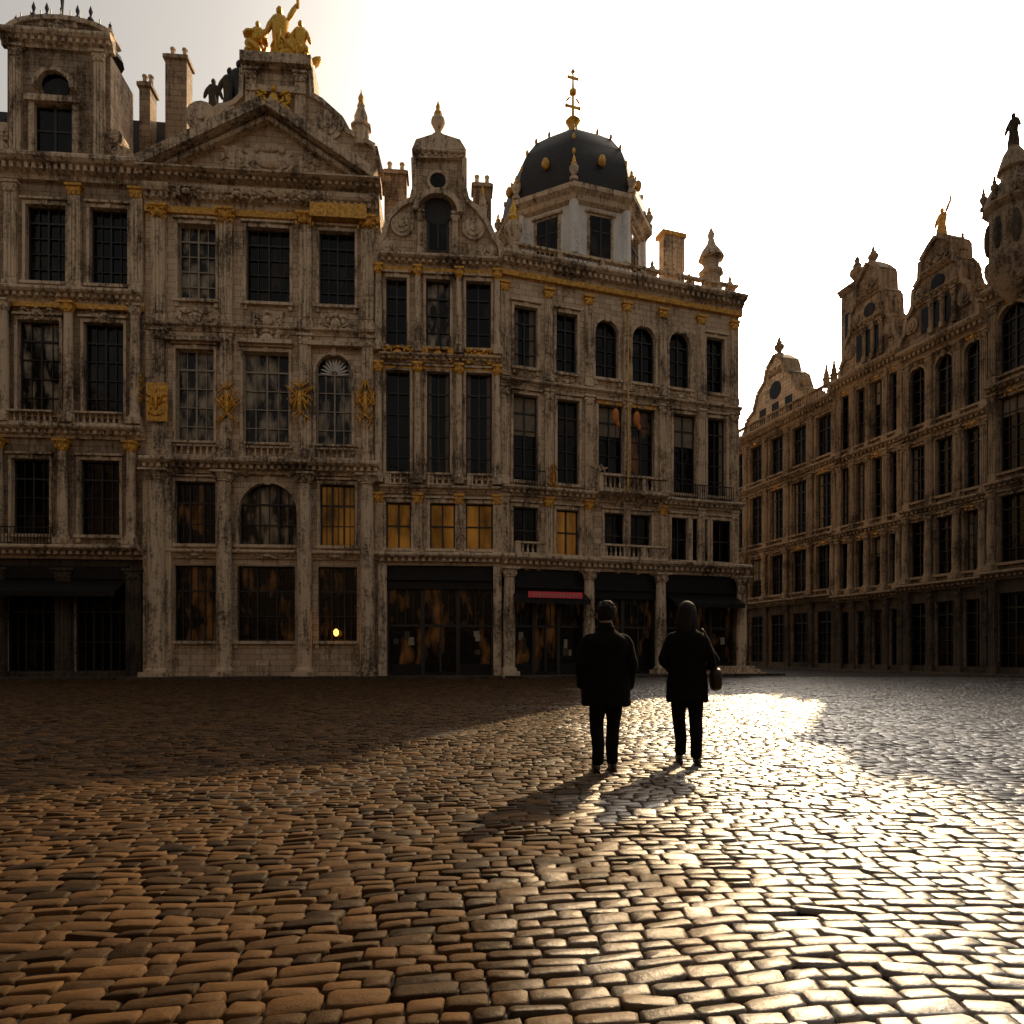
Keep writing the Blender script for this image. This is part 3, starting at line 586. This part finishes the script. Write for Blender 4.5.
# ------------------------------------------------------------ ground
def groundmat():
    m,nt,bs=newmat('ground_setts'); L=nt.links.new
    tc=N(nt,'ShaderNodeTexCoord')
    bk=N(nt,'ShaderNodeTexBrick'); L(tc.outputs['Object'],bk.inputs['Vector'])
    for k,v in {'Scale':1.0,'Mortar Size':.012,'Mortar Smooth':.4,'Brick Width':.2,'Row Height':.13}.items(): bk.inputs[k].default_value=v
    bk.inputs['Color1'].default_value=(.05,.037,.026,1); bk.inputs['Color2'].default_value=(.03,.022,.016,1); bk.inputs['Mortar'].default_value=(.012,.009,.007,1)
    L(bk.outputs[0],bs.inputs['Base Color']); bs.inputs['Roughness'].default_value=.6
    bp=N(nt,'ShaderNodeBump',_Strength=.8,_Distance=.02,invert=True); L(bk.outputs[1],bp.inputs['Height']); L(bp.outputs[0],bs.inputs['Normal'])
groundmat()
mb=MB(); R=900
mb.add([(-R,-R,-.03),(R,-R,-.03),(R,R,-.03),(-R,R,-.03)],[(0,1,2,3)]); make('ground',mb,'ground_setts')
m,nt,bs=newmat('cobble'); L=nt.links.new
def M(op,a,b=None,c=None,cl=False):
    n=N(nt,'ShaderNodeMath',operation=op); n.use_clamp=cl
    for i,x in enumerate((a,b,c)):
        if x is None: continue
        if isinstance(x,(int,float)): n.inputs[i].default_value=x
        else: L(x,n.inputs[i])
    return n.outputs[0]
at=N(nt,'ShaderNodeAttribute',attribute_name='tone'); tc=N(nt,'ShaderNodeTexCoord')
n1=N(nt,'ShaderNodeTexNoise',_Scale=28.0,_Detail=6.0,_Roughness=.7); L(tc.outputs['Object'],n1.inputs['Vector'])
n2=N(nt,'ShaderNodeTexNoise',_Scale=.5,_Detail=6.0,_Roughness=.65); L(tc.outputs['Object'],n2.inputs['Vector'])
n4=N(nt,'ShaderNodeTexNoise',_Scale=140.0,_Detail=3.0,_Roughness=.6); L(tc.outputs['Object'],n4.inputs['Vector'])
# damp, foot-polished strip across the square; the rest of the setts is dry and rough
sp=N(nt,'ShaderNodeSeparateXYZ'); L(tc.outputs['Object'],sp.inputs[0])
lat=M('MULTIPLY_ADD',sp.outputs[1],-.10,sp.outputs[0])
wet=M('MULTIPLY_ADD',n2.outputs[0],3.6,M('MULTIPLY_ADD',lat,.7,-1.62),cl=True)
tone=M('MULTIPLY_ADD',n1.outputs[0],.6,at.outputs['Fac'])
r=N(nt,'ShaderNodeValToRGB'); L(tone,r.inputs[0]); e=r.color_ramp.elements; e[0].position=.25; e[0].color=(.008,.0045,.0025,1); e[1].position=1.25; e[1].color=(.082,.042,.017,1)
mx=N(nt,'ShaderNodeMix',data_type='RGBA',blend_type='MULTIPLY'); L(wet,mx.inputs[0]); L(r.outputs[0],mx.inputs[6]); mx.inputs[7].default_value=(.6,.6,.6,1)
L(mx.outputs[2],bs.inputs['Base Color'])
ro=M('MULTIPLY_ADD',wet,-.20,.60); ro=M('MULTIPLY_ADD',at.outputs['Fac'],.12,ro); L(ro,bs.inputs['Roughness'])
L(M('MULTIPLY_ADD',wet,.93,.07),bs.inputs['Specular IOR Level']); bs.inputs['IOR'].default_value=1.75
tw_=N(nt,'ShaderNodeMix',data_type='RGBA'); L(wet,tw_.inputs[0]); tw_.inputs[6].default_value=(1,.72,.42,1); tw_.inputs[7].default_value=(1,1,1,1); L(tw_.outputs[2],bs.inputs['Specular Tint'])
L(wet,bs.inputs['Coat Weight']); bs.inputs['Coat Roughness'].default_value=.30; bs.inputs['Coat IOR'].default_value=1.6
bp=N(nt,'ShaderNodeBump',_Strength=.7,_Distance=.009); L(n1.outputs[0],bp.inputs['Height'])
bp2=N(nt,'ShaderNodeBump',_Strength=.4,_Distance=.002); L(n4.outputs[0],bp2.inputs['Height']); L(bp.outputs[0],bp2.inputs['Normal']); L(bp2.outputs[0],bs.inputs['Normal']); L(bp2.outputs[0],bs.inputs['Coat Normal'])
def stones(x0,x1,y0,y1,near):
    xs=[];ys=[];hx=[];hy=[]
    y=y0
    while y<y1:
        rd=rng.uniform(.08,.12); n=int((x1-x0)/.09)+5; l=rng.uniform(.10,.25,n); c=x0-rng.uniform(0,.3)+np.cumsum(l)-l/2
        k=c<x1; xs.append(c[k]); hx.append(l[k]/2-.0045); ys.append(np.full(k.sum(),y+rd/2)); hy.append(np.full(k.sum(),rd/2-.0045)); y+=rd
    xs,ys,hx,hy=map(np.concatenate,(xs,ys,hx,hy)); n=len(xs)
    if near:
        ring=[(-.8,-1),(.8,-1),(1,-.78),(1,.78),(.8,1),(-.8,1),(-1,.78),(-1,-.78)]
        T=[(a*1.0,b_*1.0,-.035) for a,b_ in ring]+[(a*.98,b_*.97,-.007) for a,b_ in ring]+[(a*.87,b_*.80,-.001) for a,b_ in ring]+[(0,0,.0006)]
        K=8
    else:
        ring=[(-1,-1),(1,-1),(1,1),(-1,1)]
        T=[(a,b_,-.035) for a,b_ in ring]+[(a*.97,b_*.95,-.007) for a,b_ in ring]+[(a*.80,b_*.72,-.001) for a,b_ in ring]+[(0,0,.0006)]
        K=4
    T=np.array(T); nv=len(T)
    jit=rng.normal(0,.065,(n,nv,2)); jit[:,:K]*=0
    P=np.zeros((n,nv,3)); P[:,:,0]=hx[:,None]*(T[None,:,0]+jit[:,:,0]*.6); P[:,:,1]=hy[:,None]*(T[None,:,1]+jit[:,:,1])
    a=rng.normal(0,.04,n)[:,None]; px_,py_=P[:,:,0].copy(),P[:,:,1].copy(); P[:,:,0]=px_-a*py_; P[:,:,1]=py_+a*px_
    P[:,:,2]=T[None,:,2]+rng.normal(0,.0032,n)[:,None]+P[:,:,0]*rng.normal(0,.045,n)[:,None]+P[:,:,1]*rng.normal(0,.10,n)[:,None]+rng.normal(0,.0009,(n,nv))
    gx=P[:,:,0]+xs[:,None]; gy=P[:,:,1]+ys[:,None]
    wy=gy+.22*np.sin(gx*.42+.6)+.04*np.sin(gx*1.3)+.012*np.sin(gx*4.1+gy)+gx*.05; wx=gx+.04*np.sin(gy*1.1)
    P[:,:,0]=wx; P[:,:,1]=wy; P[:,:,2]+=.014*np.sin(gx*.9+gy*.5)*np.sin(gy*.7)+.007*np.sin(gx*2.3+1)*np.sin(gy*1.9)-.008
    fs=[]
    for j in range(2):
        for i in range(K): fs.append((j*K+i,j*K+(i+1)%K,(j+1)*K+(i+1)%K,(j+1)*K+i))
    quads=np.array(fs); tris=np.array([(2*K+i,2*K+(i+1)%K,3*K) for i in range(K)])
    off=(np.arange(n)*nv)[:,None,None]
    q=(quads[None]+off).reshape(-1); t=(tris[None]+off).reshape(-1)
    return P.reshape(-1,3),q,t,np.repeat(rng.uniform(0,.8,n),nv)
def mk(parts,name):
    V=[];Q=[];Tt=[];tone=[];o=0
    for p in parts:
        V.append(p[0]);Q.append(p[1]+o);Tt.append(p[2]+o);tone.append(p[3]);o+=len(p[0])
    V,Q,Tt,tone=map(np.concatenate,(V,Q,Tt,tone))
    me=bpy.data.meshes.new(name); me.vertices.add(len(V)); me.vertices.foreach_set('co',V.ravel())
    me.loops.add(len(Q)+len(Tt)); me.loops.foreach_set('vertex_index',np.concatenate([Q,Tt]).astype(np.int32))
    nq,ntr=len(Q)//4,len(Tt)//3; me.polygons.add(nq+ntr)
    me.polygons.foreach_set('loop_start',np.concatenate([np.arange(nq)*4,nq*4+np.arange(ntr)*3]).astype(np.int32))
    me.polygons.foreach_set('use_smooth',np.ones(nq+ntr,bool))
    me.update(calc_edges=True); me.validate()
    A=me.attributes.new('tone','FLOAT','POINT'); A.data.foreach_set('value',tone.astype(np.float32))
    me.materials.append(MATS['cobble']); o=bpy.data.objects.new(name,me); scene.collection.objects.link(o)
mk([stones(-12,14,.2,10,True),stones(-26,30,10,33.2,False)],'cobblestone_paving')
def slab(name,P,Q,wd):
    P,Q=Vector(P),Vector(Q); X=(Q-P).normalized(); Nn=Vector((X.y,-X.x)); pts=[P,Q,Q+Nn*wd,P+Nn*wd]
    v=[(p.x,p.y,h) for h in (-.05,.09) for p in pts]; mb=MB(); mb.add(v,[(4,5,6,7),(0,1,5,4),(1,2,6,5),(2,3,7,6),(3,0,4,7)])
    make(name,mb,'stone_dark_and_shade')
slab('pavement',J-X1*28.4,J,1.6); slab('pavement',J,J+Vector((math.cos(Y4),math.sin(Y4)))*15.5,2.1); slab('pavement',PF,PF+ref.X*58,1.8)
# ------------------------------------------------------------ people
plain('coat_cloth',(.008,.007,.007),.95,0,.4,40,.3,.08); plain('trousers_cloth',(.010,.009,.009),.95,0,.3,40,.2,.08)
plain('skin',(.26,.145,.09),.55,0,.15,20,.1); plain('hair',(.013,.009,.007),.75,0,.5,60,.6,.2); plain('shoe_leather',(.012,.01,.008),.4,0,.3,20,.1); plain('bag_leather',(.02,.012,.008),.5,0,.4,20,.2,.3)
plain('eye_white',(.7,.68,.65),.3,0,.05,5,0)
def tube(mb,pts,rad,seg=14,cap=True,sq=1.0):
    pts=[Vector(p) for p in pts]; v=[];f=[]; n=len(pts)
    for i,p in enumerate(pts):
        d=(pts[min(i+1,n-1)]-pts[max(i-1,0)]).normalized(); a=d.cross(Vector((0,1,0)) if abs(d.y)<.9 else Vector((1,0,0))).normalized(); c=d.cross(a)
        for k in range(seg):
            t=2*math.pi*k/seg; v.append(tuple(p+a*rad[i]*math.cos(t)+c*rad[i]*sq*math.sin(t)))
    for i in range(n-1):
        for k in range(seg): f.append((i*seg+k,i*seg+(k+1)%seg,(i+1)*seg+(k+1)%seg,(i+1)*seg+k))
    f.append(tuple(range(seg))); f.append(tuple((n-1)*seg+k for k in range(seg)))
    mb.add(v,f)
def smooth_path(pts,rad,sub=4):
    P=[Vector(p) for p in pts]; o=[];r=[]
    for i in range(len(P)-1):
        p0=P[max(i-1,0)];p1=P[i];p2=P[i+1];p3=P[min(i+2,len(P)-1)]
        for k in range(sub):
            t=k/sub; o.append(.5*((2*p1)+(p2-p0)*t+(2*p0-5*p1+4*p2-p3)*t*t+(3*p1-p0-3*p2+p3)*t**3)); r.append(rad[i]*(1-t)+rad[i+1]*t)
    o.append(P[-1]); r.append(rad[-1]); return o,r
def loft(mb,rings,seg=28):
    v=[];f=[]
    for (z,rx,ry,cx,cy) in rings:
        for k in range(seg):
            t=2*math.pi*k/seg; c,s_=math.cos(t),math.sin(t); e=.85
            v.append((cx+rx*math.copysign(abs(c)**e,c),cy+ry*math.copysign(abs(s_)**e,s_),z))
    n=len(rings)
    for i in range(n-1):
        for k in range(seg): f.append((i*seg+k,i*seg+(k+1)%seg,(i+1)*seg+(k+1)%seg,(i+1)*seg+k))
    f.append(tuple(range(seg))); f.append(tuple((n-1)*seg+k for k in range(seg))); mb.add(v,f)
def ell(mb,c,r,S=20,R=14,fn=None):
    v=[];f=[]
    for j in range(1,R):
        t=math.pi*j/R
        for i in range(S):
            a=2*math.pi*i/S; p=Vector((math.sin(t)*math.cos(a),math.sin(t)*math.sin(a),math.cos(t)))
            if fn: p=fn(p)
            v.append((c[0]+r[0]*p.x,c[1]+r[1]*p.y,c[2]+r[2]*p.z))
    for z_ in (1,-1):
        p=Vector((0,0,z_)); p=fn(p) if fn else p; v.append((c[0]+r[0]*p.x,c[1]+r[1]*p.y,c[2]+r[2]*p.z))
    T=len(v)-2
    for j in range(R-2):
        for i in range(S): k=(i+1)%S; f.append((j*S+i,(j+1)*S+i,(j+1)*S+k,j*S+k))
    for i in range(S): k=(i+1)%S; f.append((T,i,k)); f.append((T+1,(R-2)*S+k,(R-2)*S+i))
    mb.add(v,f)
ctex=bpy.data.textures.new('folds','CLOUDS'); ctex.noise_scale=.16
def fin(name,mb,mat,par,vox=.012,disp=0,it=4):
    o=make(name,mb,mat,par,smooth=True)
    if vox:
        md=o.modifiers.new('r','REMESH'); md.mode='VOXEL'; md.voxel_size=vox; md.use_smooth_shade=True
        sm=o.modifiers.new('s','SMOOTH'); sm.factor=.5; sm.iterations=it
    if disp:
        d=o.modifiers.new('d','DISPLACE'); d.texture=ctex; d.strength=disp; d.mid_level=.5
    return o
def hand(mb,wr,dirv,side,curl=.5):
    wr=Vector(wr); d=Vector(dirv).normalized(); n=Vector((side,0,0)); n=(n-d*n.dot(d)).normalized(); fwd=d.cross(n).normalized()
    if fwd.y<0: fwd=-fwd
    for k in (-.028,-.01,.01,.028): tube(mb,[wr,wr+d*.05+fwd*k,wr+d*.09+fwd*k],[.02,.016,.0135],8)
    for k,l in ((.03,.068),(.01,.078),(-.01,.072),(-.029,.056)):
        p=wr+d*.088+fwd*k; q=-n
        p1=p+(d*math.cos(curl*.6)+q*math.sin(curl*.6))*l*.45; p2=p1+(d*math.cos(curl*1.4)+q*math.sin(curl*1.4))*l*.3; p3=p2+(d*math.cos(curl*2)+q*math.sin(curl*2))*l*.25
        tube(mb,[p,p1,p2,p3],[.0095,.009,.008,.0065],8)
    p=wr+d*.035+fwd*.03; tube(mb,[wr+d*.02,p,p+fwd*.022+d*.03-n*.008,p+fwd*.026+d*.055-n*.018],[.014,.013,.011,.008],8)
def person(loc,s,yaw,feet,arms,hem,shw,wd=1.0,headyaw=0,longhair=False,bag=False,hs=1.1):
    e=bpy.data.objects.new('person',None); scene.collection.objects.link(e); e.location=loc; e.rotation_euler=(0,0,yaw); e.scale=(s,s,s)
    c=MB(); h=shw
    loft(c,[(hem,.228*wd,.15,0,.0),(hem+.01,.24*wd,.165,0,.0),(.85,.232*wd,.16,0,0),(.98,.22*wd,.15,0,0),(1.10,.208*wd,.142,0,0),(1.2,.212*wd,.142,0,-.002),(1.32,.218*wd,.142,0,-.008),(1.38,.205*wd,.13,0,-.008),(1.425,.165,.112,0,-.005),(1.46,.115,.094,0,0),(1.49,.085,.084,0,.005),(1.54,.074,.078,0,.01),(1.56,.062,.067,0,.012)])
    for sd,(el,wr) in zip((-1,1),arms):
        P,Rr=smooth_path([(sd*(h-.10),0,1.40),(sd*(h-.025),0,1.365),(sd*(h+.015),-.005,1.25),el,tuple((Vector(el)+Vector(wr))/2),wr],[.055,.066,.066,.06,.054,.046]); tube(c,P,Rr,16)
    tube(c,[(0,-.085,1.45),(0,-.15,1.2),(0,-.158,.95),(0,-.172,hem)],[.01,.01,.01,.012],6)
    ell(c,(0,-.02,1.50),(.092,.078,.036))
    fin('coat',c,'coat_cloth',e,.011,.022,6)
    t=MB()
    ell(t,(0,0,.9),(.165,.12,.13))
    for sd,ft in zip((-1,1),feet):
        kn=(sd*.088*.6+ft[0]*.45,ft[1]*.45+.03,.49)
        P,Rr=smooth_path([(sd*.085,0,.9),(sd*.088,0,.76),kn,(ft[0]*.95,ft[1]-.025,.27),(ft[0],ft[1]-.02,.085)],[.096,.092,.072,.067,.06]); tube(t,P,Rr,16)
    fin('trousers',t,'trousers_cloth',e,.011,.016)
    sh=MB()
    for sd,ft in zip((-1,1),feet):
        x,y=ft[0],ft[1]
        def fn(p):
            z_=max(p.z,-.55); w=1-.25*max(0,p.y)-(.18 if -.5<p.y<.1 else 0); zz=z_*(1-.45*max(0,p.y)); return Vector((p.x*w,p.y,max(zz,-.55)))
        ell(sh,(x+sd*.012,y+.045,.044),(.047,.145,.078),20,14,fn)
        sh.add([(x+sd*.012+a*.034,y+q_,zz) for zz in (0.001,.022) for a,q_ in ((-1,-.09),(1,-.09),(1,-.02),(-1,-.02))],[(0,1,2,3),(4,5,6,7),(0,1,5,4),(1,2,6,5),(2,3,7,6),(3,0,4,7)])
    fin('shoes',sh,'shoe_leather',e,0)
    hd=bpy.data.objects.new('head_joint',None); scene.collection.objects.link(hd); hd.parent=e; hd.location=(0,.012,1.535); hd.rotation_euler=(-.05,0,headyaw); hd.scale=(hs,hs,1.03)
    k=MB()
    def hf(p):
        x=p.x; 
        if p.z<-.1: x*=1+.38*(p.z+.1)
        y=p.y
        if p.z<-.2 and p.y<0: y*=1+.45*(p.z+.2)
        return Vector((x,y,p.z))
    ell(k,(0,.01,.11),(.077,.097,.118),28,20,hf); tube(k,[(0,-.008,-.05),(0,-.005,.04)],[.056,.054],16)
    ell(k,(0,.085,.012),(.03,.022,.018))
    tube(k,[(0,.098,.125),(0,.112,.1),(0,.121,.085),(0,.106,.075)],[.009,.012,.016,.012],8)
    for sd in (-1,1):
        ell(k,(sd*.078,.0,.105),(.012,.02,.032)); ell(k,(sd*.033,.094,.137),(.024,.012,.008)); ell(k,(sd*.012,.117,.078),(.01,.01,.009)); ell(k,(sd*.045,.075,.085),(.02,.016,.02))
    ell(k,(0,.103,.052),(.024,.01,.006)); ell(k,(0,.1,.042),(.02,.011,.008))
    fin('head',k,'skin',hd,.005)
    ey=MB(); 
    for sd in (-1,1): ell(ey,(sd*.032,.089,.118),(.012,.011,.009))
    fin('eyes',ey,'eye_white',hd,0)
    hr=MB()
    def gf(p):
        if p.y>.35 and p.z<.45: return Vector((p.x*.9,.35+.1*(p.y-.35),max(p.z,.0) if abs(p.x)>.3 else max(p.z,.4)))
        return p
    ell(hr,(0,-.006,.128),(.089,.106,.118),28,20,lambda p: gf(p) if p.z>-.75 else Vector((p.x,p.y*.9,-.75)))
    if longhair:
        for i in range(30):
            a=math.radians(185+170*i/29); x,y=.08*math.cos(a),.088*math.sin(a); q=random.uniform(.85,1.15)
            P,Rr=smooth_path([(x*.7,y*.7,.2),(x,y,.12),(x*1.06*q,y*1.05-.01,.03),(x*1.0*q,y*q-.015,-.05),(x*.7,y-.02,-.09-random.uniform(0,.05))],[.02,.02,.02,.016,.005]); tube(hr,P,Rr,6)
    else:
        for i in range(60):
            a=random.uniform(0,6.28); zz=random.uniform(.1,.95); rr_=math.sqrt(max(0,1-zz*zz)); ell(hr,(.083*rr_*math.cos(a),-.01+.098*rr_*math.sin(a) if math.sin(a)<.4 else -.01,.128+.112*zz),(.016,.02,.014),6,5)
    fin('hair',hr,'hair',hd,.006)
    hm=MB()
    for sd,(el,wr) in zip((-1,1),arms): hand(hm,Vector(wr),Vector(wr)-Vector(el),sd,.55)
    fin('hands',hm,'skin',e,.0035)
    if bag:
        g=MB(); ell(g,(.30,-.03,.93),(.06,.15,.125),20,14,lambda p:Vector((math.copysign(abs(p.x)**.6,p.x),math.copysign(abs(p.y)**.6,p.y),math.copysign(abs(p.z)**.6,p.z))))
        fin('handbag',g,'bag_leather',e,0)
        g=MB(); P,Rr=smooth_path([(.29,-.14,1.0),(.27,-.11,1.2),(.17,-.05,1.45),(.18,.06,1.44),(.28,.1,1.2),(.29,.09,1.0)],[.009]*6); tube(g,P,Rr,8)
        fin('handbag_strap',g,'bag_leather',e,0)
def gp(x,y): D=F*CH/(y-HY); return ((x-512)/F*D,D,.0)
person(gp(606,772),1.0,.0,[(-.09,.0),(.07,.06)],[((-.265,-.03,1.13),(-.25,.07,.88)),((.262,-.04,1.13),(.25,.06,.87))],.69,.225,1.08,.3,hs=1.16)
person(gp(687,764),1.02,-.15,[(-.06,.12),(.09,-.08)],[((-.255,.0,1.14),(-.16,.17,1.02)),((.285,-.06,1.13),(.25,.13,1.06))],.68,.195,.95,-.35,True,True)
# ------------------------------------------------------------ world, sun, camera
w=bpy.data.worlds.new('World'); scene.world=w; w.use_nodes=True; nt=w.node_tree; L=nt.links.new
sk=N(nt,'ShaderNodeTexSky',sky_type='NISHITA'); sk.sun_disc=False; sk.sun_elevation=SUN_EL; sk.sun_rotation=SUN_AZ; sk.dust_density=9; sk.air_density=1.3; sk.ozone_density=.3; sk.altitude=0
hs_=N(nt,'ShaderNodeHueSaturation'); hs_.inputs['Saturation'].default_value=.3; L(sk.outputs[0],hs_.inputs['Color'])
tn=N(nt,'ShaderNodeMix',data_type='RGBA',blend_type='MULTIPLY'); tn.inputs[0].default_value=1; L(hs_.outputs[0],tn.inputs[6]); tn.inputs[7].default_value=(1,.93,.83,1)
bg=nt.nodes['Background']; L(tn.outputs[2],bg.inputs[0]); bg.inputs[1].default_value=.15
s=Vector((math.sin(SUN_AZ)*math.cos(SUN_EL),math.cos(SUN_AZ)*math.cos(SUN_EL),math.sin(SUN_EL)))
l=bpy.data.lights.new('sun','SUN'); l.energy=5; l.angle=math.radians(.5); l.color=(1,.72,.39)
o=bpy.data.objects.new('sun',l); scene.collection.objects.link(o); o.rotation_euler=s.to_track_quat('Z','Y').to_euler()
cam=bpy.data.cameras.new('camera'); cam.sensor_width=36; cam.lens=36*F/1024; cam.shift_y=(HY-512)/1024; cam.clip_end=3000; cam.clip_start=.05
co=bpy.data.objects.new('camera',cam); scene.collection.objects.link(co); co.location=(0,0,CH); co.rotation_euler=(math.pi/2,0,0); scene.camera=co
scene.view_settings.view_transform='Standard'; scene.view_settings.look='None'; scene.view_settings.exposure=0
print('OK')
